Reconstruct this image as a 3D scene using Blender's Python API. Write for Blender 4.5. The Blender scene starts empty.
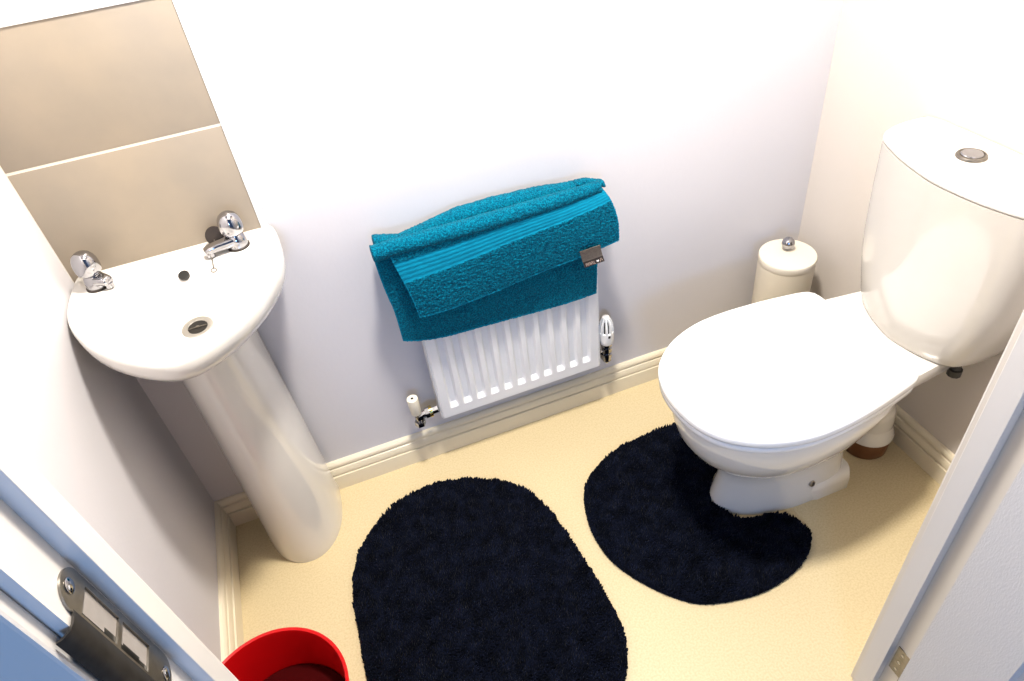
import bpy, bmesh, math, random
from mathutils import Vector, Matrix, noise
C = bpy.context.scene.collection
PI = math.pi
random.seed(7)

# ------------------------------------------------------------------ materials
def mat(name, col, rough=.5, metal=0, spec=.5, coat=0, bump=None, vary=None, sheen=0, trans=0, emit=None, sss=0):
    m = bpy.data.materials.new(name); m.use_nodes = True
    nt = m.node_tree; b = nt.nodes['Principled BSDF']
    b.inputs['Base Color'].default_value = (*col, 1)
    b.inputs['Roughness'].default_value = rough
    b.inputs['Metallic'].default_value = metal
    b.inputs['Specular IOR Level'].default_value = spec
    b.inputs['Coat Weight'].default_value = coat
    b.inputs['Coat Roughness'].default_value = .06
    b.inputs['Sheen Weight'].default_value = sheen
    if sss:
        b.inputs['Subsurface Weight'].default_value = sss
        b.inputs['Subsurface Scale'].default_value = .01
    tc = nt.nodes.new('ShaderNodeTexCoord')
    def nz(scale, detail=3, stretch=None):
        n = nt.nodes.new('ShaderNodeTexNoise'); n.inputs['Scale'].default_value = scale
        n.inputs['Detail'].default_value = detail
        if stretch:
            mp = nt.nodes.new('ShaderNodeMapping'); mp.inputs['Scale'].default_value = stretch
            nt.links.new(tc.outputs['Object'], mp.inputs['Vector']); nt.links.new(mp.outputs[0], n.inputs['Vector'])
        else:
            nt.links.new(tc.outputs['Object'], n.inputs['Vector'])
        return n
    if vary:                                    # (colour2, scale, detail, lo, hi)
        c2, sc, de, lo, hi = vary
        n = nz(sc, de); r = nt.nodes.new('ShaderNodeMapRange')
        r.inputs[1].default_value = lo; r.inputs[2].default_value = hi
        mx = nt.nodes.new('ShaderNodeMix'); mx.data_type = 'RGBA'
        mx.inputs[6].default_value = (*col, 1); mx.inputs[7].default_value = (*c2, 1)
        nt.links.new(n.outputs['Fac'], r.inputs[0]); nt.links.new(r.outputs[0], mx.inputs[0])
        nt.links.new(mx.outputs[2], b.inputs['Base Color'])
    if bump:                                    # (scale, strength, distance, stretch)
        sc, st, di, stretch = bump
        n = nz(sc, 4, stretch); bp = nt.nodes.new('ShaderNodeBump')
        bp.inputs['Strength'].default_value = st; bp.inputs['Distance'].default_value = di
        nt.links.new(n.outputs['Fac'], bp.inputs['Height']); nt.links.new(bp.outputs[0], b.inputs['Normal'])
    return m

M = {}
M['wall'] = mat('wall_paint', (.66, .645, .66), .75, spec=.2, bump=(90, .12, .002, None))
M['wallr'] = mat('wall_paint_warm', (.64, .595, .55), .75, spec=.2, bump=(90, .12, .002, None))
M['ceil'] = mat('ceiling_paint', (.50, .50, .50), .85, spec=.1, bump=(60, .1, .002, None))
M['floor'] = mat('vinyl_floor', (.61, .515, .325), .45, spec=.35, vary=((.545, .45, .275), 230, 3, .40, .66), bump=(220, .08, .001, None))
M['hall'] = mat('hall_floor', (.45, .40, .34), .8, bump=(200, .2, .002, None))
M['gloss'] = mat('gloss_paint', (.74, .67, .52), .3, spec=.5, bump=(40, .04, .002, None))
M['jamb'] = mat('door_frame_paint', (.64, .61, .57), .35, spec=.5, bump=(40, .04, .002, None))
M['door'] = mat('door_skin', (.60, .585, .57), .5, spec=.35, bump=(1, .30, .002, (420, 420, 170)))
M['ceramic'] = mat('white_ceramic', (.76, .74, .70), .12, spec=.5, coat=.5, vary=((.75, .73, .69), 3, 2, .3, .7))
M['cist'] = mat('cistern_ceramic_dimmed', (.60, .575, .535), .14, spec=.5, coat=.4, vary=((.59, .565, .525), 3, 2, .3, .7))  # same ceramic darkened, the front's dimmer light put into the colour
M['plastic'] = mat('white_plastic', (.87, .87, .86), .22, spec=.5, vary=((.86, .86, .85), 4, 2, .3, .7))
M['cream'] = mat('cream_plastic', (.85, .80, .66), .4, spec=.4, vary=((.84, .79, .65), 6, 2, .3, .7))
M['canister'] = mat('frosted_white_plastic', (.70, .645, .54), .4, spec=.4, vary=((.69, .635, .53), 6, 2, .3, .7))
M['rad'] = mat('radiator_enamel', (.84, .84, .84), .3, spec=.5, vary=((.83, .83, .83), 6, 2, .3, .7))
M['chrome'] = mat('chrome', (.46, .46, .48), .08, metal=1, vary=((.43, .43, .45), 8, 2, .3, .7))
M['steel'] = mat('dull_steel', (.33, .31, .28), .35, metal=1, vary=((.26, .24, .21), 60, 3, .35, .65))
M['satin'] = mat('satin_metal', (.50, .485, .45), .4, metal=.8, vary=((.46, .445, .41), 40, 2, .3, .7))
M['brassy'] = mat('brass', (.75, .58, .22), .25, metal=1, vary=((.7, .52, .2), 60, 2, .3, .7))
M['dark'] = mat('dark_hole', (.012, .012, .012), .4, vary=((.02, .018, .015), 40, 2, .3, .7))
M['black'] = mat('black_rubber', (.03, .022, .018), .5, vary=((.04, .03, .025), 40, 2, .3, .7))
M['steelshade'] = mat('shaded_steel', (.07, .065, .06), .45, metal=.8, vary=((.05, .045, .04), 60, 3, .35, .65))  # darker copy of the steel, paints the shadow on the lip
M['grey'] = mat('grey_plastic', (.035, .033, .028), .45, vary=((.05, .046, .04), 60, 2, .3, .7))
M['brown'] = mat('brown_plastic', (.20, .085, .03), .5, vary=((.16, .065, .022), 30, 2, .3, .7))
M['tile'] = mat('beige_tile', (.365, .312, .248), .4, spec=.25, vary=((.325, .285, .235), 9, 6, .35, .7))
M['grout'] = mat('white_grout', (.74, .70, .60), .6, vary=((.70, .66, .57), 60, 2, .3, .7))
M['trimw'] = mat('white_trim', (.88, .88, .87), .35, vary=((.87, .87, .86), 20, 2, .3, .7))
M['teal'] = mat('teal_terry', (.001, .205, .300), .95, spec=.05, sheen=.05, vary=((.0005, .075, .135), 330, 3, .38, .60), bump=(260, .9, .006, None))
M['tealband'] = mat('teal_woven', (.001, .225, .345), .8, spec=.1, sheen=.05, vary=((.001, .20, .315), 60, 2, .35, .65), bump=(700, .3, .002, None))
M['tag'] = mat('grey_brown_satin', (.20, .17, .145), .5, vary=((.15, .125, .105), 200, 3, .35, .65))
M['tagdark'] = mat('dark_print', (.03, .022, .02), .5, vary=((.04, .028, .024), 200, 2, .35, .65))
M['taglight'] = mat('pale_print', (.55, .42, .36), .6, vary=((.5, .38, .32), 100, 2, .3, .7))
M['heart'] = mat('white_print', (.9, .88, .86), .6, vary=((.88, .86, .84), 100, 2, .3, .7))
M['navy'] = mat('navy_pile', (.006, .0085, .020), .95, spec=.04, sheen=.03, vary=((.002, .003, .007), 40, 4, .35, .65))
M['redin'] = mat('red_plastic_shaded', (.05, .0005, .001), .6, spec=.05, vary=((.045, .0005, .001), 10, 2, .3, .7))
M['wood'] = mat('bare_recess', (.36, .33, .30), .7, vary=((.30, .27, .24), 50, 3, .3, .7))
M['red'] = mat('red_plastic', (.52, .004, .006), .3, spec=.4, vary=((.48, .003, .005), 10, 2, .3, .7))

# ------------------------------------------------------------------ helpers
def link(name, verts, faces, m, parent=None, smooth=True, angle=38, mats=None, midx=None):
    me = bpy.data.meshes.new(name); me.from_pydata([tuple(v) for v in verts], [], faces)
    bm = bmesh.new(); bm.from_mesh(me)
    bmesh.ops.recalc_face_normals(bm, faces=bm.faces[:])
    for f in bm.faces: f.smooth = smooth
    for e in bm.edges:
        if len(e.link_faces) == 2 and e.calc_face_angle(0) > math.radians(angle): e.smooth = False
    bm.to_mesh(me); bm.free()
    for q in (mats or [m]): me.materials.append(q)
    if midx:
        for p, i in zip(me.polygons, midx): p.material_index = i
    o = bpy.data.objects.new(name, me); C.objects.link(o)
    if parent: o.parent = parent
    return o

class MB:
    """collects shapes into one mesh"""
    def __init__(s): s.v = []; s.f = []; s.mi = []
    def add(s, verts, faces, mi=0):
        n = len(s.v); s.v += [tuple(v) for v in verts]; s.f += [[i + n for i in f] for f in faces]; s.mi += [mi] * len(faces); return s
    def box(s, x0, x1, y0, y1, z0, z1, bev=0, mi=0):
        bm = bmesh.new(); bmesh.ops.create_cube(bm, size=1)
        for v in bm.verts: v.co = Vector(((x0 + x1) / 2 + v.co.x * (x1 - x0), (y0 + y1) / 2 + v.co.y * (y1 - y0), (z0 + z1) / 2 + v.co.z * (z1 - z0)))
        if bev: bmesh.ops.bevel(bm, geom=bm.edges[:], offset=bev, segments=2, affect='EDGES', profile=.6)
        bm.verts.index_update(); s.add([v.co.copy() for v in bm.verts], [[v.index for v in f.verts] for f in bm.faces], mi); bm.free(); return s
    def loft(s, rings, cap0=True, cap1=True, closed=True, mi=0):
        n = len(rings[0]); v = [p for r in rings for p in r]; f = []
        for i in range(len(rings) - 1):
            for j in range(n if closed else n - 1):
                k = (j + 1) % n; f.append([i * n + j, i * n + k, (i + 1) * n + k, (i + 1) * n + j])
        if cap0: f.append(list(range(n))[::-1])
        if cap1: f.append([(len(rings) - 1) * n + j for j in range(n)])
        return s.add(v, f, mi)
    def lathe(s, prof, origin=(0, 0, 0), axis=(0, 0, 1), n=40, mi=0, cap0=True, cap1=True):
        a = Vector(axis).normalized(); q = Vector((0, 0, 1)).rotation_difference(a).to_matrix(); o = Vector(origin)
        return s.loft([[o + q @ Vector((r * math.cos(2 * PI * j / n), r * math.sin(2 * PI * j / n), z)) for j in range(n)] for r, z in prof], cap0, cap1, True, mi)
    def tube(s, pts, rad, n=16, mi=0, caps=True):
        pts = [Vector(p) for p in pts]; rings = []; up = None
        for i, p in enumerate(pts):
            t = (pts[min(i + 1, len(pts) - 1)] - pts[max(i - 1, 0)]).normalized()
            if up is None: up = t.orthogonal().normalized()
            up = (up - t * up.dot(t)).normalized(); w = t.cross(up)
            r = rad[i] if isinstance(rad, (list, tuple)) else rad
            rings.append([p + (up * math.cos(2 * PI * j / n) + w * math.sin(2 * PI * j / n)) * r for j in range(n)])
        return s.loft(rings, caps, caps, True, mi)
    def obj(s, name, m, parent=None, smooth=True, angle=38, mats=None):
        return link(name, s.v, s.f, m, parent, smooth, angle, mats, s.mi if mats else None)

def tag(o, label, cat, group=None):
    o['label'] = label; o['category'] = cat
    if group: o['group'] = group
    return o
def thing(name, label, cat, loc=(0, 0, 0), group=None):
    o = bpy.data.objects.new(name, None); C.objects.link(o); o.location = loc; o.empty_display_size = .05
    return tag(o, label, cat, group)
def under(o, root):                            # parent in place
    o.parent = root; o.matrix_parent_inverse = Matrix.Translation(-root.location); return o
def struct(o): o['kind'] = 'structure'; return o

def spline(pts, n=8, closed=True):
    out = []; N = len(pts); P = [Vector(p) for p in pts]
    for i in range(N if closed else N - 1):
        g = lambda k: P[k % N] if closed else P[min(max(k, 0), N - 1)]
        a, b, c, d = g(i - 1), g(i), g(i + 1), g(i + 2)
        for k in range(n):
            t = k / n
            out.append(.5 * ((2 * b) + (c - a) * t + (2 * a - 5 * b + 4 * c - d) * t * t + (3 * b - a - 3 * c + d) * t ** 3))
    if not closed: out.append(P[-1])
    return out
def polar(outline, c, n=96):
    """resample a star-shaped 2D outline at n even angles about c"""
    O = [Vector((p[0] - c[0], p[1] - c[1])) for p in outline]; out = []
    for k in range(n):
        a = 2 * PI * k / n; d = Vector((math.cos(a), math.sin(a))); best = .001
        for i in range(len(O)):
            p, q = O[i], O[(i + 1) % len(O)]; e = q - p
            den = d.x * e.y - d.y * e.x
            if abs(den) < 1e-12: continue
            t = (p.x * e.y - p.y * e.x) / den; u = (p.x * d.y - p.y * d.x) / den
            if t > 0 and -1e-6 <= u <= 1 + 1e-6: best = max(best, t)
        out.append((c[0] + d.x * best, c[1] + d.y * best))
    return out
def R3(ring, z): return [(p[0], p[1], z) for p in ring]
def scl(ring, c, sx, sy=None):
    sy = sx if sy is None else sy
    return [(c[0] + (p[0] - c[0]) * sx, c[1] + (p[1] - c[1]) * sy) for p in ring]
def inset(ring, d, c):
    out = []
    for p in ring:
        v = Vector((p[0] - c[0], p[1] - c[1])); L = v.length; v *= max(L - d, .001) / L; out.append((c[0] + v.x, c[1] + v.y))
    return out

# ------------------------------------------------------------------ room
W = 1.745; H = 2.40; YF = -.97; YB = -1.035
struct(MB().box(-.15, W + .15, YB, .15, -.1, 0).obj('floor', M['floor'], smooth=False))
struct(MB().box(-2.2, 3.6, -4.2, YB, -.1, -.002).obj('floor_hall', M['hall'], smooth=False))
struct(MB().box(-.15, W + .15, YB, .15, H, H + .1).obj('ceiling', M['ceil'], smooth=False))
struct(MB().box(-.15, W + .15, 0, .15, 0, H).obj('wall_back', M['wall'], smooth=False))
struct(MB().box(-.15, 0, YB, 0, 0, H).obj('wall_left', M['wall'], smooth=False))
struct(MB().box(W, W + .15, YB, 0, 0, H).obj('wall_right', M['wallr'], smooth=False))
b = MB(); b.box(0, .225, YB, YF, 0, H); b.box(1.24, W, YB, YF, 0, H); b.box(.225, 1.24, YB, YF, 2.03, H)
struct(b.obj('wall_front', M['wall'], smooth=False))

# skirting profile (depth t, height z): ovolo top, two grooves, flat lower band
SK = [(0, .095), (.006, .0945), (.010, .091), (.0125, .085), (.0125, .0800), (.0075, .0770), (.0135, .0735), (.0165, .066), (.0175, .058), (.0175, .0545), (.0125, .0530), (.0125, .0512), (.0205, .0500), (.021, .047), (.021, 0), (0, 0)]
def skirting(name, p0, p1, inward, ends=(0, 0)):
    p0, p1 = Vector(p0), Vector(p1); d = (p1 - p0).normalized(); n = Vector(inward)
    v = []
    for p, s in ((p0, ends[0]), (p1, -ends[1])):
        for t, z in SK:
            q = p + n * t + d * (t * s); v.append((q.x, q.y, z))
    k = len(SK); f = [[i, (i + 1) % k, k + (i + 1) % k, k + i] for i in range(k)] + [list(range(k)), list(range(k, 2 * k))]
    return struct(link(name, v, f, M['gloss'], smooth=True, angle=30))
skirting('baseboard_back', (0, 0, 0), (W, 0, 0), (0, -1, 0), (1, 1))
skirting('baseboard_left', (0, 0, 0), (0, YF, 0), (1, 0, 0), (1, 0))
skirting('baseboard_right', (W, 0, 0), (W, YF, 0), (-1, 0, 0), (1, 0))

# left door jamb: room architrave, lining with stop, hall architrave, strike plate
b = MB()
b.box(.165, .253, YF, -.954, .003, 2.08, .003)
b.box(.215, .245, YB, YF, .003, 2.03)
b.box(.215, .258, -.990, -.966, .003, 2.03, .001)
b.box(.130, .236, YB - .016, YB, .003, 2.08, .003)
jl = struct(b.obj('trim_1', M['jamb'], smooth=False))
b = MB()
b.box(1.212, 1.285, YF, -.954, 0, 2.08, .003)
b.box(1.222, 1.240, YB, YF, 0, 2.03)
b.box(1.206, 1.240, -1.000, -.966, 0, 2.03, .001)
b.box(1.232, 1.310, YB - .016, YB, 0, 2.08, .003)
jr = struct(b.obj('trim_2', M['jamb'], smooth=False))
b = MB()
b.box(.215, 1.212, YF, -.954, 2.01, 2.08, .003); b.box(.21, 1.22, YB, YF, 2.0, 2.03); b.box(.22, 1.207, -.995, -.966, 1.985, 2.0)
b.box(.200, 1.232, YB - .016, YB, 2.0, 2.08)
struct(b.obj('trim_3', M['jamb'], smooth=False))
# strike plate: steel plate with rounded ends, two screw holes, two latch openings and a rolled lip to the hall
def rect_hole_plate(y0, y1, z0, z1, holes, x0, x1):
    """plate in the yz plane with rectangular holes, rounded ends"""
    ys = sorted({y0, y1, *[h[0] for h in holes], *[h[1] for h in holes]}); zs = sorted({z0, z1, *[h[2] for h in holes], *[h[3] for h in holes]})
    mb = MB()
    for i in range(len(ys) - 1):
        for j in range(len(zs) - 1):
            cy, cz = (ys[i] + ys[i + 1]) / 2, (zs[j] + zs[j + 1]) / 2
            if any(h[0] < cy < h[1] and h[2] < cz < h[3] for h in holes): continue
            mb.box(x0, x1, ys[i], ys[i + 1], zs[j], zs[j + 1])
    return mb
py0, py1 = -1.0215, -.9895
p = rect_hole_plate(py0, py1, .972, 1.1005, [(-1.0175, -.9950, .9945, 1.0355), (-1.0175, -.9950, 1.0410, 1.0880)], .2452, .2470)
for zc, sg in ((1.1005, 1), (.972, -1)):
    r = (py1 - py0) / 2; yc = (py0 + py1) / 2
    ring = [(yc + r * math.cos(PI * k / 14), zc + sg * r * math.sin(PI * k / 14)) for k in range(15)]
    p.loft([[(x, y, z) for y, z in ring] for x in (.2452, .2470)])
sp = p.obj('strike_plate', M['steel'], jl); sp['label'] = 'steel strike plate'
prof = [(.2470, -1.0195), (.2482, -1.0250), (.2484, -1.0310), (.2468, -1.0365), (.2430, -1.0405), (.2385, -1.0420), (.2380, -1.0402), (.2418, -1.0388), (.2450, -1.0355), (.2464, -1.031), (.2464, -1.025), (.2454, -1.0195)]
MB().loft([[(x, y, z) for x, y in prof] for z in (.962, 1.098)]).obj('curved_lip', M['steelshade'], sp)
for zc in (1.106, .966):
    MB().lathe([(.0001, 0), (.0055, .0002), (.006, .0010), (.0045, .0018), (.0001, .0018)], (.2466, -1.0055, zc), (1, 0, 0), 20).obj('screw', M['chrome'], sp)
b = MB()
b.box(.2449, .2455, -1.0174, -1.012, .9950, 1.0350); b.box(.2449, .2455, -1.0174, -1.010, 1.006, 1.030); b.box(.2449, .2455, -1.0174, -1.0105, 1.0415, 1.056); b.box(.2449, .2455, -1.0174, -1.0145, 1.0415, 1.0875)
b.obj('latch_shadow_gap', M['dark'], sp)
MB().box(.2440, .2452, -1.0176, -.9949, .9944, 1.0881).obj('latch_recess', M['wood'], sp)

jl.matrix_world = Matrix.Translation((.253, 0, 1.218)) @ Matrix.Rotation(math.radians(-2.55), 4, 'Y') @ Matrix.Translation((-.253, 0, -1.218))
for ch_ in (sp,): ch_.location = (0, -.004, .011)

# door leaf, opened outward through 90 degrees, recessed panels
dx0, dx1, dy0, dy1 = 1.196, 1.231, -1.84, -1.042
d = MB()
pan = [(-1.395, -1.163, .22, .86), (-1.72, -1.488, .22, .86), (-1.395, -1.163, 1.02, 1.86), (-1.72, -1.488, 1.02, 1.86)]
ys = sorted({dy0, dy1, *[q for h in pan for q in h[:2]]}); zs = sorted({.008, 1.985, *[q for h in pan for q in h[2:]]})
for i in range(len(ys) - 1):
    for j in range(len(zs) - 1):
        cy, cz = (ys[i] + ys[i + 1]) / 2, (zs[j] + zs[j + 1]) / 2
        hit = [h for h in pan if h[0] < cy < h[1] and h[2] < cz < h[3]]
        a0, a1, c0, c1 = ys[i], ys[i + 1], zs[j], zs[j + 1]
        if not hit: d.box(dx0, dx1, a0, a1, c0, c1); continue
        steps = [(0, 0), (.004, .009), (.020, .011), (.028, .009), (.045, .002), (.05, .0015)]
        d.loft([[(dx0 + dp, a0 + ins, c0 + ins), (dx0 + dp, a1 - ins, c0 + ins), (dx0 + dp, a1 - ins, c1 - ins), (dx0 + dp, a0 + ins, c1 - ins)] for ins, dp in steps], False, True)
        d.box(dx0 + .012, dx1, a0, a1, c0, c1)
dr = struct(d.obj('door_1', M['door'], smooth=False))
for zc in (.18, 1.75):
    h = MB(); h.box(1.2202, 1.2222, -1.040, -1.005, zc - .038, zc + .038)
    for k in range(3): h.tube([(1.2270, -1.0385, zc - .037 + .0255 * k), (1.2270, -1.0385, zc - .0135 + .0255 * k)], .0045, 12)
    h.box(1.1975, 1.2285, -1.0420, -1.0402, zc - .038, zc + .038)
    hg = h.obj('hinge', M['steel'], dr)
    for k in (-1, 0, 1):
        MB().lathe([(.0001, 0), (.0036, .0004), (.0001, .0012)], (1.2202, -1.018, zc + .025 * k), (-1, 0, 0), 14).obj('screw', M['chrome'], hg)

# ------------------------------------------------------------------ tile splashback
t = thing('tile_splashback', 'two large beige tiles with white edging on the wall above the basin', 'tiles', (.185, 0, .82))
under(MB().box(0, .3655, -.0094, 0, .80, 1.2615).obj('grout', M['grout']), t)
under(MB().box(.001, .366, -.010, -.004, .80, 1.0380, .001).obj('tile', M['tile']), t)
under(MB().box(.001, .366, -.010, -.004, 1.0428, 1.2625, .001).obj('tile', M['tile']), t)
under(MB().box(.366, .380, -.0125, 0, .815, 1.276, .002).obj('edge_trim', M['trimw']), t)
under(MB().box(0, .366, -.0125, 0, 1.262, 1.276, .002).obj('edge_trim', M['trimw']), t)

# ------------------------------------------------------------------ basin
bas = thing('pedestal_basin', 'small white ceramic pedestal basin in the left corner below beige tiles', 'basin', (.197, -.10, 0))
CX = .1985
half = [(-.002, .184), (-.02, .192), (-.06, .196), (-.116, .1965), (-.165, .189), (-.21, .172), (-.26, .145), (-.305, .110), (-.34, .072), (-.365, .034)]
ctrl = [(CX - h, y) for y, h in half] + [(CX, -.3745)] + [(CX + h, y) for y, h in half[::-1]]
outl = spline(ctrl, 8, closed=False)
cc = (CX, -.19); N = 120
O = polar([tuple(p) for p in outl], cc, N)
ih = [(-.088, .062), (-.094, .098), (-.115, .126), (-.15, .146), (-.19, .149), (-.235, .134), (-.28, .102), (-.318, .062), (-.338, .028)]
ictrl = [(CX - h, y) for y, h in ih] + [(CX, -.344)] + [(CX + h, y) for y, h in ih[::-1]] + [(CX, -.086)]
I = polar([tuple(p) for p in spline(ictrl, 8)], cc, N)
def osc(s, z, y0=-.03): return [(CX + (p[0] - CX) * s, y0 + (p[1] - y0) * s if p[1] < y0 else p[1], z) for p in O]
wc = (CX + .012, -.194)
rings = [osc(.50, .672), osc(.58, .690), osc(.68, .712), osc(.79, .732), osc(.885, .750), osc(.955, .768), osc(.99, .784), osc(1, .798), osc(1.0, .809), osc(.993, .817), osc(.978, .8205)]
rings += [R3(scl(I, cc, 1.09), .8203), R3(scl(I, cc, 1.05), .8190), R3(I, .8168), R3(scl(I, wc, .95), .8130), R3(scl(I, wc, .87), .8045), R3(scl(I, wc, .76), .790), R3(scl(I, wc, .62), .7725), R3(scl(I, wc, .48), .7600), R3(scl(I, wc, .34), .7535), R3(scl(I, wc, .17), .7515)]
b = MB(); b.loft(rings, True, True)
under(b.obj('bowl', M['ceramic'], angle=60), bas)
# pedestal
def pedring(hw, yf, z, cx=0, n=48, yb=-.02):
    out = []
    for k in range(n):
        a = PI * k / (n - 1); out.append((CX + cx + hw * math.cos(a), yb + (yf - yb) * abs(math.sin(a)) ** .8, z))
    return out
prs = [pedring(.103, -.216, 0, .004), pedring(.104, -.217, .012, .004), pedring(.101, -.215, .05, .003), pedring(.096, -.212, .2, .001), pedring(.090, -.214, .4, -.002), pedring(.084, -.222, .58, -.005), pedring(.082, -.228, .66, -.006), pedring(.083, -.234, .72, -.006)]
under(MB().loft(prs).obj('pedestal', M['ceramic'], angle=50), bas)
# overflow hole and waste
MBo = MB(); MBo.lathe([(.0102, -.003), (.0102, .0010), (.0092, .0012), (.0088, .0004), (.0001, .0004)], (.2085, -.0975, .8118), (0, -.42, .9), 28)
under(MBo.obj('overflow_hole', M['dark']), bas)
ws = under(MB().lathe([(.0001, 0), (.0285, .0), (.0288, .0022), (.0260, .0034), (.0185, .0024), (.0175, .0005), (.0001, .0005)], (wc[0], wc[1], .7525), (0, -.10, 1), 40).obj('waste', M['satin']), bas)
wd = MB().lathe([(.0001, 0), (.0177, 0), (.0177, .0006), (.0001, .0006)], (wc[0], wc[1], .7532), (0, -.10, 1), 30).obj('drain_hole', M['dark']); under(wd, bas); 
b = MB(); b.box(wc[0] - .0165, wc[0] + .0165, wc[1] - .0012, wc[1] + .0012, .7536, .7548); b.lathe([(.0001, 0), (.0035, 0), (.0035, .0016), (.0001, .0022)], (wc[0], wc[1], .7538), n=14)
under(b.obj('drain_crossbar', M['steel']), bas)

def make_tap(x, y, ang, length, label):
    t = thing('basin_tap', label, 'tap', (x, y, .8205), 'chrome basin taps')
    MB().lathe([(.0001, 0), (.0215, 0), (.0215, .003), (.0205, .004), (.0001, .0045)], n=36).obj('base_gasket', M['black'], t)
    b = MB(); b.lathe([(.0195, .0035), (.0195, .010), (.0185, .019), (.0165, .025), (.0135, .029), (.0115, .033)], n=36)
    d = Vector((math.cos(ang), math.sin(ang), 0)); w = Vector((-d.y, d.x, 0)); rr = []
    for s, zc, hw, hh in ((.0, .017, .0165, .0120), (.3, .0175, .0150, .0100), (.62, .0180, .0125, .0085), (.9, .0170, .0108, .0074), (1.0, .0150, .0098, .0066), (1.03, .0135, .0075, .0048)):
        rr.append([d * (length * s) + w * (hw * (abs(math.cos(2 * PI * k / 24)) ** .6) * (1 if math.cos(2 * PI * k / 24) >= 0 else -1)) + Vector((0, 0, zc + hh * (abs(math.sin(2 * PI * k / 24)) ** .6) * (1 if math.sin(2 * PI * k / 24) >= 0 else -1))) for k in range(24)])
    b.loft(rr); e = d * (length * .88); b.lathe([(.0078, .012), (.0078, .003), (.0066, .003), (.0066, .006), (.0001, .006)], (e.x, e.y, 0), n=20)
    b.obj('tap_body', M['chrome'], t)
    MB().lathe([(.0001, .029), (.0135, .029), (.0175, .0300), (.0212, .0345), (.0228, .0405), (.0230, .0485), (.0222, .0565), (.0200, .0640), (.0160, .0703), (.0105, .0742), (.005, .0757), (.0001, .076)], n=40).obj('tap_head', M['chrome'], t)
    return t
make_tap(.056, -.068, math.radians(-38), .034, 'chrome domed tap at the left back corner of the basin by the left wall')
make_tap(.318, -.060, math.radians(196), .062, 'chrome domed tap at the right back corner of the basin with black plug beside it')
# rubber plug leaning by the right tap, with its chain
pl = thing('sink_plug', 'round black rubber plug leaning behind the right basin tap', 'plug', (.283, -.035, .8205))
MB().lathe([(.0001, 0), (.017, 0), (.0185, .002), (.020, .009), (.019, .011), (.0001, .011)], (0, .008, .0175), (-.25, -.92, .35), 32).obj('stopper', M['black'], pl)
ch = MB()
cp = spline([(-.006, -.006, .016), (-.012, -.02, .004), (-.0175, -.040, .0012), (-.0175, -.060, -.002), (-.0175, -.076, -.0045)], 5, False)
for q in cp: ch.lathe([(.0001, -.0016), (.0012, -.001), (.0016, 0), (.0012, .001), (.0001, .0016)], q, n=8)
ch.tube([(-.0175 + .005 * math.cos(a), -.081 + .004 * math.sin(a), -.0050 + .002 * math.sin(a)) for a in [2 * PI * k / 20 for k in range(21)]], .0014, 8)
ch.obj('chain', M['steel'], pl)

# ------------------------------------------------------------------ radiator
rad = thing('radiator', 'small white panel radiator on the back wall under the teal towel', 'radiator', (.856, -.05, .178))
x0, x1, z0, z1, yf = .626, 1.083, .174, .712, -.064
b = MB(); nx, nz = 240, 60
cent = [.663 + .0380 * k for k in range(11)]
def sm(a, bb, v): q = min(max((v - a) / (bb - a), 0), 1); return q * q * (3 - 2 * q)
zc = [z0 + (z1 - z0) * k / 10 for k in range(11)]
zs = sorted(set([z0, z0 + .004, .196, .204] + [.205 + .0012 * k for k in range(13)] + [.24 + .03 * k for k in range(15)] + [z1 - .04 + .0015 * k for k in range(11)] + [z1 - .01, z1]))
def depth(x, z):
    g = 0
    for c in cent: g = max(g, 1 - sm(.0065, .0135, abs(x - c)))
    lo = min(max((z - .2065) / .013, 0), 1); hi = 1 - min(max((z - (z1 - .04)) / .013, 0), 1)
    e = 0
    if x - x0 < .004: e = (1 - (x - x0) / .004) ** 2 * .004
    if x1 - x < .004: e = (1 - (x1 - x) / .004) ** 2 * .004
    if z - z0 < .004: e = max(e, (1 - (z - z0) / .004) ** 2 * .004)
    return yf + .0095 * g * min(lo, hi) + e
v = []; f = []
for z in zs:
    for i in range(nx + 1):
        x = x0 + (x1 - x0) * i / nx; v.append((x, depth(x, z), z))
for j in range(len(zs) - 1):
    for i in range(nx): f.append([j * (nx + 1) + i, j * (nx + 1) + i + 1, (j + 1) * (nx + 1) + i + 1, (j + 1) * (nx + 1) + i])
b.add(v, f); b.box(x0, x1, yf + .011, yf + .018, z0, z1); b.box(x0, x1, yf + .003, yf + .012, z0, z0 + .003); b.box(x0, x0 + .002, yf + .003, yf + .012, z0, z1); b.box(x1 - .002, x1, yf + .003, yf + .012, z0, z1)
under(b.obj('front_panel', M['rad'], angle=30), rad)
for xx in (x0 - .003, x1): under(MB().box(xx, xx + .003, -.060, -.022, z0 + .005, z1 + .001, .001).obj('side_panel', M['rad']), rad)
b = MB(); b.box(x0, x1, -.062, -.058, z1 - .002, z1 + .003); b.box(x0, x1, -.026, -.022, z1 - .002, z1 + .003)
for k in range(24): b.box(x0 + .006 + .019 * k, x0 + .011 + .019 * k, -.06, -.024, z1, z1 + .003)
under(b.obj('top_grille', M['rad'], smooth=False), rad)
for xx in (.72, .99):
    for zz in (.30, .58): under(MB().box(xx, xx + .03, -.05, 0, zz, zz + .04).obj('wall_bracket', M['rad'], smooth=False), rad)
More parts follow.
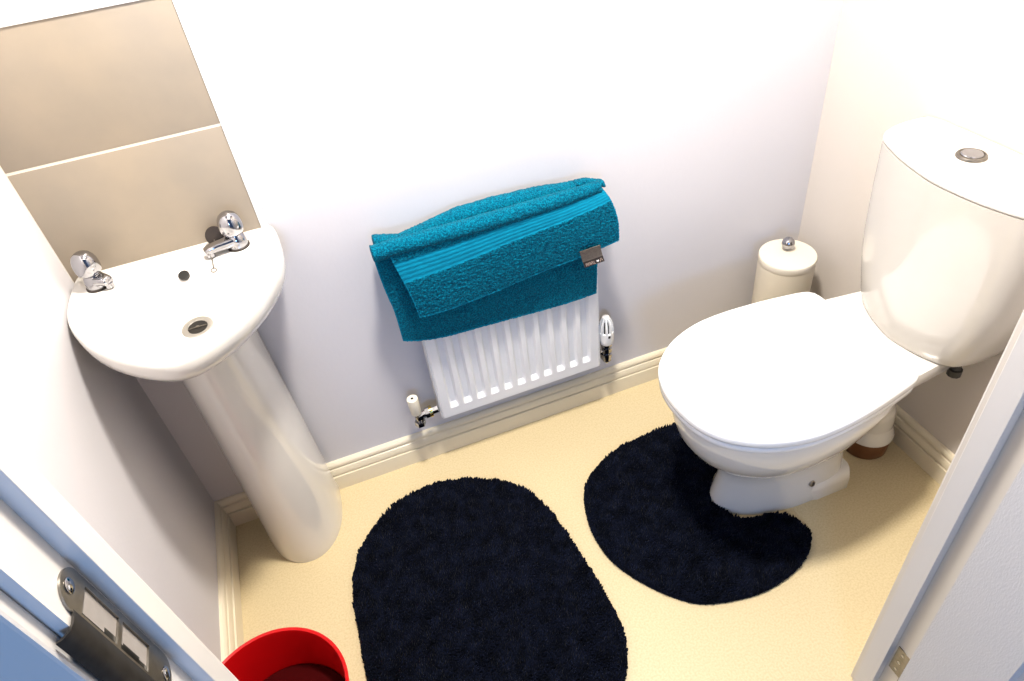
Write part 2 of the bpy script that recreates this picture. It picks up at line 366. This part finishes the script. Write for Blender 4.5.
# lockshield valve (left)
va = under(MB().lathe([(.0001, 0), (.0085, 0), (.0085, .012), (.0105, .012), (.0105, .018), (.0085, .019), (.0085, .030), (.0001, .031)], (.566, -.050, .188), n=24).obj('lockshield_valve', M['chrome']), rad)
b = MB(); b.lathe([(.0001, 0), (.0140, 0), (.0140, .004), (.0140, .012), (.0085, .013), (.0085, .020), (.0145, .021), (.0145, .035), (.010, .036), (.010, .055), (.0001, .055)], (.564, -.050, .204), (1, 0, .06), 6)
b.tube([(.566, -.050, .190), (.566, -.050, .178), (.567, -.044, .170), (.567, -.02, .168), (.567, 0, .168)], .0075, 14)
b.lathe([(.0001, 0), (.0145, 0), (.0145, .014), (.0001, .014)], (.566, -.050, .172), n=6)
c_ = b.obj('valve_body', M['chrome']); c_.parent = va
c_ = MB().lathe([(.0085, 0), (.0155, .0), (.0155, .008), (.0085, .008)], (.596, -.050, .206), (1, 0, .06), 20).obj('brass_olive', M['brassy']); c_.parent = va
c_ = MB().lathe([(.0001, 0), (.0125, 0), (.0135, .002), (.0148, .050), (.0142, .0545), (.012, .056), (.004, .055), (.0035, .051), (.0001, .051)], (.563, -.050, .216), (-.02, 0, 1), 28).obj('valve_cap', M['cream']); c_.parent = va
MB().lathe([(.0001, 0), (.0037, 0), (.0001, .0003)], (.5618, -.050, .2712), n=14).obj('cap_hole', M['dark']).parent = va
b = MB(); b.tube([(.578, -.05, .192), (.60, -.048, .193), (.632, -.046, .196)], .0028, 10)
b.obj('valve_tail', M['steel']).parent = va
# thermostatic valve (right)
vb = under(MB().lathe([(.0001, 0), (.0125, 0), (.0125, .012), (.0145, .013), (.0145, .024), (.0105, .025), (.0105, .033), (.0150, .034), (.0150, .046), (.0115, .047), (.0115, .055), (.0160, .056), (.0165, .064), (.0001, .065)], (1.110, -.050, .178), n=8).obj('thermostatic_valve', M['chrome']), rad)
b = MB(); b.lathe([(.0001, 0), (.0105, 0), (.0105, .012), (.007, .013), (.007, .03), (.0001, .03)], (1.110, -.050, .212), (-1, 0, 0), 6)
b.tube([(1.110, -.050, .182), (1.110, -.048, .172), (1.110, -.03, .168), (1.110, 0, .168)], .0075, 14)
b.obj('valve_body', M['chrome']).parent = vb
b = MB()
b.lathe([(.0001, 0), (.0180, 0), (.0195, .003), (.0205, .018), (.0205, .040), (.0150, .041), (.0120, .070), (.0090, .080), (.0001, .083)], (1.110, -.050, .243), n=36)
for k in range(9):
    a = 2 * PI * (k + .5) / 9 - PI / 2; u = Vector((math.cos(a), math.sin(a), 0)); w = Vector((-u.y, u.x, 0)); o = Vector((1.110, -.050, .243)); rr = []
    for z, r, hw in ((.038, .0200, .0038), (.055, .0205, .0038), (.070, .0180, .0033), (.082, .0130, .0026), (.0885, .0060, .0018)):
        rr.append([o + u * (r - .007) - w * hw + Vector((0, 0, z)), o + u * r - w * hw * .8 + Vector((0, 0, z)), o + u * r + w * hw * .8 + Vector((0, 0, z)), o + u * (r - .007) + w * hw + Vector((0, 0, z))])
    b.loft(rr)
b.lathe([(.0001, 0), (.011, 0), (.009, .004), (.0001, .006)], (1.110, -.050, .328), n=24)
hd = b.obj('thermostatic_head', M['plastic'], angle=50); hd.parent = vb
b = MB()
b.lathe([(.0158, .0412), (.0145, .064), (.0115, .078)], (1.110, -.050, .243), n=36, cap0=False, cap1=False)
b.box(1.1065, 1.1125, -.0715, -.0698, .272, .279)
b.obj('head_slots', M['dark']).parent = vb

# ------------------------------------------------------------------ towel
tw = thing('hand_towel', 'teal terry towel folded over the radiator on the back wall', 'towel', (.85, -.07, .74))
def sheet(left, right, top, bottom, nu, nv, thick, fn=None, seed=0, amp=.0017, calm=None):
    """Coons patch between four 3D edge curves -> closed terry sheet (front displaced)."""
    L = lambda t: samp(left, t); Rr = lambda t: samp(right, t); T = lambda s: samp(top, s); B = lambda s: samp(bottom, s)
    P = []
    for j in range(nv + 1):
        t = j / nv
        for i in range(nu + 1):
            s = i / nu
            p = T(s) * (1 - t) + B(s) * t + L(t) * (1 - s) + Rr(t) * s - (T(0) * (1 - s) * (1 - t) + T(1) * s * (1 - t) + B(0) * (1 - s) * t + B(1) * s * t)
            if fn: p = p + Vector((0, -fn(s, t, p), 0))
            P.append(p)
    n = len(P); v = []; 
    for k, p in enumerate(P):
        am = amp
        if calm and calm((k % (nu + 1)) / nu, (k // (nu + 1)) / nv): am = amp * .12
        a = am * noise.noise(p * 260 + Vector((seed, 0, 0))) + am * .7 * noise.noise(p * 420)
        v.append(p + Vector((amp * .6 * noise.noise(p * 300 + Vector((9, 3, 1))), -a, amp * .6 * noise.noise(p * 300 + Vector((4, 8, 2))))))
    v += [p + Vector((0, thick, 0)) for p in P]
    f = []
    w = nu + 1
    for j in range(nv):
        for i in range(nu):
            q = [j * w + i, j * w + i + 1, (j + 1) * w + i + 1, (j + 1) * w + i]; f.append(q); f.append([n + k for k in q[::-1]])
    edge = [i for i in range(w)] + [j * w + nu for j in range(1, nv + 1)] + [nv * w + i for i in range(nu - 1, -1, -1)] + [j * w for j in range(nv - 1, 0, -1)]
    for k in range(len(edge)):
        a, c = edge[k], edge[(k + 1) % len(edge)]; f.append([a, c, n + c, n + a])
    return v, f
def samp(pts, t):
    P = [Vector(p) for p in pts]; N_ = len(P) - 1; q = min(t * N_, N_ - 1e-6); i = int(q); u = q - i
    g = lambda k: P[min(max(k, 0), N_)]
    a, b_, c, d_ = g(i - 1), g(i), g(i + 1), g(i + 2)
    return .5 * ((2 * b_) + (c - a) * u + (2 * a - 5 * b_ + 4 * c - d_) * u * u + (3 * b_ - a - 3 * c + d_) * u ** 3)
# under layer hanging down the front
vv, ff = sheet([(.562, -.076, .728), (.566, -.082, .650), (.575, -.080, .570), (.577, -.076, .479)],
               [(1.076, -.074, .728), (1.077, -.078, .640), (1.077, -.078, .530), (1.074, -.074, .440)],
               [(.562, -.076, .728), (.73, -.072, .728), (.90, -.072, .728), (1.076, -.074, .728)],
               [(.577, -.076, .479), (.663, -.080, .460), (.814, -.079, .447), (.946, -.076, .440), (1.074, -.074, .440)], 200, 120, .006,
               lambda s, t, p: .0025 * math.sin(s * 9) * t, 1)
mi = []
for j in range(120):
    for i in range(200):
        k = 1 if j > 116 or i < 2 or i > 197 else 0; mi += [k, 0]
mi += [0] * (len(ff) - len(mi))
under(link('main_layer', vv, ff, M['teal'], angle=80, mats=[M['teal'], M['tealband']], midx=mi), tw)
# folded flap in front with woven ribbed band near its upper part
def flapfn(s, t, p):
    r = 0
    u = (t - (.20 - .10 * s)) / (.28 - .05 * s)
    if 0 < u < 1: r = -.0012 + .0004 * math.cos(u * 2 * PI * 5)
    return r + .003 * math.sin(s * 7 + 1) * t + .004 * math.sin(PI * min(t, 1)) 
nu, nv = 220, 120
vv, ff = sheet([(.593, -.098, .735), (.603, -.101, .685), (.617, -.104, .615), (.624, -.105, .555)],
               [(1.088, -.088, .742), (1.106, -.098, .709), (1.120, -.102, .655), (1.122, -.104, .600)],
               [(.593, -.098, .735), (.726, -.099, .735), (.84, -.099, .737), (.98, -.098, .738), (1.088, -.088, .742)],
               [(.624, -.105, .555), (.70, -.106, .553), (.82, -.106, .561), (.921, -.105, .573), (1.024, -.105, .585), (1.122, -.104, .600)], nu, nv, .007, flapfn, 5, calm=lambda s, t: 0 < (t - (.20 - .10 * s)) / (.28 - .05 * s) < 1)
mi = []
for j in range(nv):
    for i in range(nu):
        t_ = (j + .5) / nv; s_ = (i + .5) / nu; k = 1 if 0 < (t_ - (.20 - .10 * s_)) / (.28 - .05 * s_) < 1 or t_ > .965 or s_ < .010 or s_ > .990 else 0; mi += [k, 0]
mi += [0] * (len(ff) - len(mi))
fl = under(link('folded_flap', vv, ff, M['teal'], angle=80, mats=[M['teal'], M['tealband']], midx=mi), tw)
# rolled fold lying along the top of the radiator
def roll(path, n=40, amp=.0020, seed=0):
    """path: (x, y, z, ry, rz)"""
    rings = []; K = 180
    for k in range(K + 1):
        t = k / K; q = min(t * (len(path) - 1), len(path) - 1 - 1e-6); i = int(q); u = q - i; u = u * u * (3 - 2 * u)
        x, y, z, ry, rz = [path[i][m_] * (1 - u) + path[i + 1][m_] * u for m_ in range(5)]
        e = min(1, math.sqrt(max(0, 1 - (1 - min(t, 1 - t) / .022) ** 2)) if min(t, 1 - t) < .022 else 1); e = max(e, .55)
        ring = []
        for m_ in range(n):
            a = 2 * PI * m_ / n; ca, sa = math.cos(a), math.sin(a)
            p = Vector((x, y + ry * e * ca, z + rz * e * sa))
            g = amp * noise.noise(p * 240 + Vector((seed, 0, 0))) + amp * .6 * noise.noise(p * 400)
            ring.append(p + Vector((0, ca, sa)) * g)
        rings.append(ring)
    return MB().loft(rings)
under(roll([(.560, -.088, .737, .018, .018), (.62, -.088, .738, .019, .018), (.74, -.088, .737, .020, .018), (.88, -.088, .737, .019, .018), (1.0, -.086, .738, .018, .017), (1.088, -.080, .739, .015, .014)], seed=2).obj('rolled_fold', M['teal'], angle=80), tw)
under(roll([(.572, -.050, .737, .022, .020), (.63, -.050, .722, .024, .018), (.68, -.044, .724, .024, .022), (.76, -.043, .734, .026, .027), (.84, -.043, .736, .026, .027), (.95, -.043, .733, .026, .025), (1.03, -.044, .728, .024, .020), (1.07, -.046, .730, .020, .018), (1.092, -.048, .728, .016, .013)], seed=8).obj('rear_fold', M['teal'], angle=80), tw)
under(roll([(1.040, -.050, .745, .010, .006), (1.070, -.054, .745, .012, .007), (1.104, -.064, .735, .014, .008)], seed=4).obj('corner_fold', M['teal'], angle=80), tw)
# woven label hanging from the flap's lower edge: grey with a dark printed strip, pale letters and a white heart
A = Vector((1.015, -.1185, .612)); ux = Vector((.0505, -.001, .003)); uz = Vector((.0135, .002, -.053))
def lab(s, t, off=0): return A + ux * s + uz * t + Vector((0, -off + .006 * math.sin(t * 2.2) - .002, 0))
b = MB(); rr = []
for j in range(9):
    t_ = j / 8; rr.append([lab(0, t_, .001), lab(1, t_, .001), lab(1, t_, -.0004), lab(0, t_, -.0004)])
b.loft(rr); lb = under(b.obj('care_label', M['tag'], angle=60), tw)
b = MB(); b.loft([[lab(0.0, q, .0016), lab(1, q, .0016), lab(1, q, .0002), lab(0, q, .0002)] for q in (.70, .8, .9, 1.0)])
ps = under(b.obj('printed_strip', M['tagdark'], angle=60), tw); ps.parent = lb; ps.matrix_parent_inverse = Matrix()
b = MB()
def stroke(pts, w=.011):
    for (s0, t0), (s1, t1) in zip(pts[:-1], pts[1:]):
        d = Vector((s1 - s0, t1 - t0)); L = d.length; nn = Vector((-d.y, d.x)) / L * w
        q = [lab(s0 + nn.x, t0 + nn.y, .0020), lab(s1 + nn.x, t1 + nn.y, .0020), lab(s1 - nn.x, t1 - nn.y, .0020), lab(s0 - nn.x, t0 - nn.y, .0020)]
        b.add(q, [[0, 1, 2, 3]])
for s in (.10, .23, .36):
    stroke([(s, .96), (s, .80), (s + .08, .80), (s + .08, .96)]); stroke([(s, .88), (s + .08, .88)])
stroke([(.50, .80), (.50, .96), (.57, .96)])
stroke([(.80, .95), (.84, .78), (.90, .78), (.94, .95)]); stroke([(.82, .88), (.92, .88)])
lt = b.obj('lettering', M['taglight']); lt.parent = lb; 
b = MB(); hv = []
for k in range(28):
    a = 2 * PI * k / 28; hx = 16 * math.sin(a) ** 3 / 17; hy = (13 * math.cos(a) - 5 * math.cos(2 * a) - 2 * math.cos(3 * a) - math.cos(4 * a)) / 17
    hv.append(lab(.69 + hx * .075, .86 - hy * .075, .0022))
b.add(hv, [list(range(28))]); he = b.obj('heart_mark', M['heart']); he.parent = lb

# ------------------------------------------------------------------ toilet
Y0 = -.480
toi = thing('toilet', 'white close-coupled toilet with its lid down against the right wall', 'toilet', (1.40, Y0, 0))
lidc = [(1.040, 0), (1.046, .058), (1.068, .108), (1.105, .146), (1.155, .176), (1.225, .197), (1.30, .2015), (1.386, .195), (1.46, .184), (1.520, .172), (1.538, .160), (1.545, .140), (1.545, .06)]
lidc = [(1.539 - (1.545 - x) * .966, h) for x, h in lidc]
lo = [(x, Y0 + h) for x, h in lidc] + [(1.539, Y0)] + [(x, Y0 - h) for x, h in lidc[:0:-1]]
th = math.radians(2.2)
lo = [(1.54 + (x - 1.54) * math.cos(th) - (y - Y0) * math.sin(th), Y0 + .004 + (x - 1.54) * math.sin(th) + (y - Y0) * math.cos(th)) for x, y in lo]
lp = polar([tuple(p) for p in spline(lo, 6)], (1.30, Y0 - .008), 120); lc = (1.30, Y0 - .008)
b = MB(); b.loft([R3(inset(lp, .004, lc), .4235), R3(inset(lp, .0005, lc), .4255), R3(lp, .430), R3(lp, .439), R3(inset(lp, .0015, lc), .4425), R3(inset(lp, .006, lc), .4455), R3(inset(lp, .016, lc), .447), R3(inset(lp, .06, lc), .4485), R3(inset(lp, .12, lc), .449)])
under(b.obj('lid', M['plastic'], angle=60), toi)
sp_ = inset(lp, .003, lc)
b = MB(); b.loft([R3(inset(sp_, .006, lc), .4035), R3(sp_, .407), R3(sp_, .417), R3(inset(sp_, .004, lc), .4215), R3(inset(sp_, .055, lc), .4225), R3(inset(sp_, .065, lc), .4185), R3(inset(sp_, .065, lc), .4035)])
b.f = [q for q in b.f if len(q) == 4]; n_ = 120
for j in range(n_): b.f.append([j, (j + 1) % n_, 6 * n_ + (j + 1) % n_, 6 * n_ + j])
b.mi = [0] * len(b.f)
under(b.obj('seat', M['plastic'], angle=60), toi)
# pan: bowl flowing into pedestal foot, plus the rear shelf that carries the cistern
def egg(xf, xb, h, z, flat=.62, rq=.75, n=72):
    """egg plan: blunt ellipse with widest point 'flat' along; symmetric about Y0"""
    out = []; L = xb - xf; xw = xf + L * flat
    for k in range(n):
        a = 2 * PI * k / n; c, s = math.cos(a), math.sin(a)
        sg = lambda q, e: abs(q) ** e * (1 if q >= 0 else -1)
        px = xw + (xb - xw if c > 0 else xw - xf) * sg(c, rq if c > 0 else 1.0)
        out.append((px, Y0 + h * sg(s, (.4 + .6 * rq) if c > 0 else 1) + (px - 1.54) * .038 * min(1, z / .3), z))
    return out
# rows: front x, rear x, half width, height, widest point, rear squareness
pr = [(1.190, 1.530, .092, 0, .62, .45), (1.188, 1.531, .093, .006, .62, .45), (1.190, 1.530, .090, .03, .62, .45), (1.196, 1.529, .084, .07, .62, .45), (1.200, 1.528, .080, .105, .62, .45),
      (1.199, 1.528, .081, .135, .60, .45), (1.190, 1.529, .090, .165, .55, .48), (1.168, 1.530, .110, .195, .48, .55), (1.136, 1.532, .134, .23, .46, .65), (1.104, 1.536, .156, .27, .48, .72),
      (1.080, 1.542, .173, .315, .52, .75), (1.068, 1.550, .184, .355, .58, .75), (1.064, 1.556, .189, .39, .62, .75), (1.068, 1.553, .186, .4025, .62, .75), (1.080, 1.54, .172, .4035, .62, .75)]
b = MB(); b.loft([egg(*q) for q in pr])
def slab(xa, xb_, ha, hb, z, r=.02, n=8):
    return [(xa, Y0 - ha, z), (xa + .02, Y0 - ha, z), (xb_ - r, Y0 - hb, z), (xb_, Y0 - hb + r, z), (xb_, Y0 + hb - r, z), (xb_ - r, Y0 + hb, z), (xa + .02, Y0 + ha, z), (xa, Y0 + ha, z)]
b.loft([slab(1.44, 1.58, .080, .07, .315), slab(1.44, 1.66, .120, .10, .345), slab(1.45, 1.72, .148, .120, .370), slab(1.45, 1.738, .160, .130, .392), slab(1.45, 1.738, .160, .130, .412), slab(1.455, 1.736, .156, .127, .4205)])
# rear foot flange
def fl_(h, z, xa=1.30, xb=1.530): return [(xa, Y0 - h + .04, z), (xa + .13, Y0 - h, z), (xb - .012, Y0 - h, z), (xb, Y0 - h + .012, z), (xb, Y0 + h - .012, z), (xb - .012, Y0 + h, z), (xa + .13, Y0 + h, z), (xa, Y0 + h - .04, z)]
b.loft([fl_(.096, 0), fl_(.096, .036), fl_(.092, .050), fl_(.080, .060)])
under(b.obj('pan', M['ceramic'], angle=50), toi)
for s in (-1, 1): under(MB().lathe([(.0001, -.004), (.0085, -.002), (.0085, .003), (.0055, .0045), (.005, .001), (.0001, .001)], (1.408, Y0 + s * .0855, .066), (0, s * .9, .45), 20).obj('fixing_screw', M['steel']), toi)
# cistern
YC = -.503
def dring(h, xf, z, r=.05, bow=.034, xb=1.741):
    pts = [(xb, h), (xf + .105, h), (xf + .065, .965 * h), (xf + .043, .885 * h), (xf + .029, .74 * h), (xf + .0135, .49 * h), (xf + .0045, .245 * h)]
    c = [(x, YC + y) for x, y in pts] + [(xf, YC)] + [(x, YC - y) for x, y in pts[::-1]]
    c = [(x + .045 * (y - YC) * (xb - x) / .175, y) for x, y in c]
    o_ = [tuple(p) for p in spline(c, 6, False)]
    return R3(polar(o_, (1.66, YC), 120), z)
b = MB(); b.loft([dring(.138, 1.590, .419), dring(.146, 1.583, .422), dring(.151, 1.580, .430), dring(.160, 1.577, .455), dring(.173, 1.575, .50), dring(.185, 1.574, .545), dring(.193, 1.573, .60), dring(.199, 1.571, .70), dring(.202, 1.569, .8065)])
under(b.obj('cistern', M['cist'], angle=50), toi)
b = MB(); b.loft([dring(.198, 1.574, .8055), dring(.198, 1.574, .8085), dring(.202, 1.5695, .8092), dring(.203, 1.568, .813), dring(.2015, 1.570, .820), dring(.197, 1.576, .8255), dring(.187, 1.586, .8290), dring(.170, 1.600, .8303), dring(.12, 1.625, .831)])
cl = under(b.obj('cistern_lid', M['ceramic'], angle=60), toi)
b = MB(); b.lathe([(.0001, 0), (.0275, 0), (.0275, .003), (.0255, .0058), (.0215, .0062), (.0205, .004), (.0001, .004)], (1.666, YC + .012, .8305), n=48)
fb = b.obj('flush_button', M['steel']); fb.parent = cl
b = MB(); b.lathe([(.0001, .0035), (.0198, .0035), (.0198, .0062), (.018, .0078), (.0001, .0082)], (1.666, YC + .012, .8305), n=48)
fb = b.obj('button_dome', M['chrome']); fb.parent = cl
# waste connector and soil pipe collar
b = MB(); pth = spline([(1.50, Y0, .205), (1.56, Y0, .203), (1.61, Y0, .190), (1.636, Y0, .160), (1.648, Y0, .120), (1.651, Y0, .052)], 6, False)
b.tube(pth, [.050] * 20 + [.052] * (len(pth) - 20), 36)
b.lathe([(.052, 0), (.061, .002), (.061, .012), (.056, .024), (.052, .045)], (1.651, Y0, .054), n=40, cap0=True, cap1=False)
b.lathe([(.05, 0), (.058, .0), (.060, .008), (.058, .02), (.05, .02)], (1.562, Y0, .203), (1, 0, -.1), 40)
pc = under(b.obj('waste_connector', M['ceramic'], angle=50), toi)
b = MB(); b.lathe([(.0001, 0), (.054, 0), (.056, .004), (.057, .05), (.054, .056), (.0001, .056)], (1.651, Y0, 0), n=40)
under(b.obj('soil_pipe_collar', M['brown']), toi)
# water inlet below the cistern: grey tail and white wing nut
b = MB(); b.tube([(1.668, Y0 - .135, .428), (1.665, Y0 - .140, .405), (1.662, Y0 - .144, .388)], [.011, .011, .011], 18); b.lathe([(.0001, 0), (.0145, 0), (.0145, .016), (.0001, .016)], (1.661, Y0 - .145, .378), n=10)
under(b.obj('inlet_tail', M['grey']), toi)
b = MB(); b.tube([(1.600, Y0 - .0455, .158), (1.6065, Y0 - .0485, .172), (1.613, Y0 - .0485, .186), (1.620, Y0 - .046, .196)], [.0022, .0042, .0036, .0016], 10)
under(b.obj('connector_gap_shade', M['dark']), toi)  # added dark sliver in place of the shaded gap between pan and connector

# ------------------------------------------------------------------ canister in the corner
ca = thing('lidded_canister', 'cream cylindrical canister with chrome ball knob behind the toilet lid', 'canister', (1.618, -.112, 0))
MB().lathe([(.0001, 0), (.072, 0), (.0735, .003), (.0735, .380), (.0001, .380)], n=64).obj('body', M['canister'], ca)
ld = MB().lathe([(.0001, .379), (.0735, .379), (.0742, .3805), (.0745, .394), (.0740, .398), (.0728, .4), (.0001, .4006)], n=64).obj('lid', M['canister'], ca)
MB().lathe([(.0001, .400), (.0045, .4005), (.0045, .404), (.010, .4060), (.0152, .4125), (.0172, .4200), (.0152, .4285), (.010, .4345), (.0001, .4370)], (.011, .018, 0), n=32).obj('knob', M['chrome'], ld)

# ------------------------------------------------------------------ bath mats with tufted pile
def inside(poly, x, y):
    r = False; j = len(poly) - 1
    for i in range(len(poly)):
        xi, yi = poly[i]; xj, yj = poly[j]
        if (yi > y) != (yj > y) and x < (xj - xi) * (y - yi) / (yj - yi) + xi: r = not r
        j = i
    return r
def mat_mesh(name, ctrl, label, step=.0046):
    poly = [tuple(p) for p in spline(ctrl, 8)]
    bm = bmesh.new(); g = .012
    vs = [bm.verts.new((x, y, .002)) for x, y in poly]; f = bm.faces.new(vs); bmesh.ops.triangulate(bm, faces=[f])
    ex = bmesh.ops.extrude_face_region(bm, geom=bm.faces[:])
    for q in ex['geom']:
        if isinstance(q, bmesh.types.BMVert): q.co.z = .010
    bm.verts.index_update(); mb = MB(); mb.add([v.co.copy() for v in bm.verts], [[v.index for v in q.verts] for q in bm.faces]); bm.free()
    xs = [p[0] for p in poly]; ys_ = [p[1] for p in poly]
    x = min(xs)
    while x < max(xs):
        y = min(ys_)
        while y < max(ys_):
            px, py = x + random.uniform(-.5, .5) * step, y + random.uniform(-.5, .5) * step
            if inside(poly, px, py):
                fl = noise.noise(Vector((px * 22, py * 22, 3))); a = fl * 4 + random.uniform(-.9, .9); ln = .003 + .002 * random.random()
                h = .0195 + .0022 * random.random() + .002 * fl; r = .0040
                tip = (px + math.cos(a) * ln, py + math.sin(a) * ln, h); p0 = random.random() * 6
                base = [(px + r * math.cos(p0 + k * 2.094), py + r * math.sin(p0 + k * 2.094), .008) for k in range(3)]
                mid = [((q[0] * .8 + tip[0] * .35 - px * .15), (q[1] * .8 + tip[1] * .35 - py * .15), .008 + (h - .008) * .6) for q in base]
                mb.add(base + mid + [tip], [[0, 1, 4, 3], [1, 2, 5, 4], [2, 0, 3, 5], [3, 4, 6], [4, 5, 6], [5, 3, 6]])
            y += step
        x += step
    # fringe of tufts leaning outward along the edge
    L = len(poly)
    for i in range(L):
        p, q = Vector(poly[i]), Vector(poly[(i + 1) % L]); d = q - p
        nseg = max(1, int(d.length / .0026)); nrm = Vector((d.y, -d.x)).normalized()
        for k in range(nseg):
            o_ = p + d * (k / nseg)
            if inside(poly, o_.x + nrm.x * .003, o_.y + nrm.y * .003): nrm = -nrm
            for hh in (.003, .010):
                t_ = o_ + nrm * (.0006 + .0018 * random.random()) + Vector((random.uniform(-1, 1), random.uniform(-1, 1))) * .001
                w = d.normalized() * .003; i_ = o_ - nrm * .004
                mb.add([(i_.x - w.x, i_.y - w.y, hh - .003), (i_.x + w.x, i_.y + w.y, hh - .003), (i_.x, i_.y, hh + .006), (t_.x, t_.y, hh + random.uniform(-.002, .004))], [[0, 1, 3], [1, 2, 3], [2, 0, 3]])
    return tag(mb.obj(name, M['navy'], angle=180), label, 'bath mat', 'navy bathroom mats')
mat_mesh('bath_mat', [(.282, -.378), (.297, -.300), (.328, -.238), (.380, -.182), (.458, -.136), (.555, -.124), (.650, -.150), (.728, -.198), (.778, -.255), (.806, -.335), (.822, -.446), (.832, -.567), (.835, -.660), (.818, -.732), (.778, -.795), (.70, -.845), (.60, -.862), (.48, -.860), (.37, -.825), (.305, -.760), (.278, -.670), (.276, -.580), (.278, -.480)],
         'rounded oblong navy bath mat in the middle of the floor')
mat_mesh('pedestal_mat', [(.898, -.346), (.930, -.294), (.99, -.251), (1.083, -.220), (1.20, -.212), (1.29, -.232), (1.342, -.275), (1.348, -.330), (1.330, -.372), (1.29, -.384), (1.245, -.405), (1.222, -.428), (1.210, -.452), (1.204, -.480), (1.202, -.512), (1.210, -.537), (1.235, -.555), (1.285, -.568), (1.328, -.586), (1.347, -.622), (1.340, -.664), (1.301, -.700), (1.233, -.725), (1.148, -.733), (1.056, -.716), (.998, -.688), (.936, -.620), (.888, -.530), (.878, -.435)],
         'navy u-shaped pedestal mat curving around the toilet foot')

# ------------------------------------------------------------------ red bin
bn = thing('waste_bin', 'round red plastic bin by the left wall beside the navy mat', 'bin', (.1456, -.685, 0))
MB().lathe([(.0001, 0), (.112, 0), (.115, .004), (.117, .03), (.1315, .262), (.1340, .270), (.1375, .275), (.1382, .279), (.1360, .281), (.1320, .279), (.1290, .268), (.1140, .03), (.110, .009), (.0001, .008)], n=72).obj('bucket', M['red'], bn)
MB().lathe([(.0001, .160), (.1205, .160), (.1210, .163), (.1195, .165), (.0001, .163)], n=72).obj('inner_shade_disc', M['redin'], bn)  # added disc, its darker red paints the shade deep in the bin

# ------------------------------------------------------------------ light
def area(name, loc, rot, size, power, col, shape='DISK'):
    L = bpy.data.lights.new(name, 'AREA'); L.shape = shape; L.size = size; L.energy = power; L.color = col
    o = bpy.data.objects.new(name, L); C.objects.link(o); o.location = loc; o.rotation_euler = rot; return o
area('ceiling_lamp', (.80, -.52, H - .03), (0, 0, 0), .20, 52, (1, .94, .86))
bpy.context.scene.view_settings.gamma = .90
area('hall_window', (.22, -2.6, 1.35), (math.radians(84), 0, math.radians(-24)), .42, 13.5, (.24, .50, 1))
w = bpy.data.worlds.new('daylight'); bpy.context.scene.world = w; w.use_nodes = True
bg = w.node_tree.nodes['Background']; bg.inputs[0].default_value = (.40, .58, 1, 1); bg.inputs[1].default_value = .22

# ------------------------------------------------------------------ camera
cam = bpy.data.cameras.new('camera'); co = bpy.data.objects.new('camera', cam); C.objects.link(co)
yaw, pit, rol = -.2653, .8631, -.1379
co.matrix_world = Matrix.Translation((.4878, -1.3661, 1.5212)) @ (Matrix.Rotation(yaw, 4, 'Z') @ Matrix.Rotation(pit, 4, 'X') @ Matrix.Rotation(rol, 4, 'Z'))
cam.sensor_width = 36; cam.lens = 701.26 / 1024 * 36; cam.clip_start = .02
bpy.context.scene.camera = co
bpy.context.scene.view_settings.view_transform = 'Standard'
bpy.context.scene.view_settings.exposure = .28
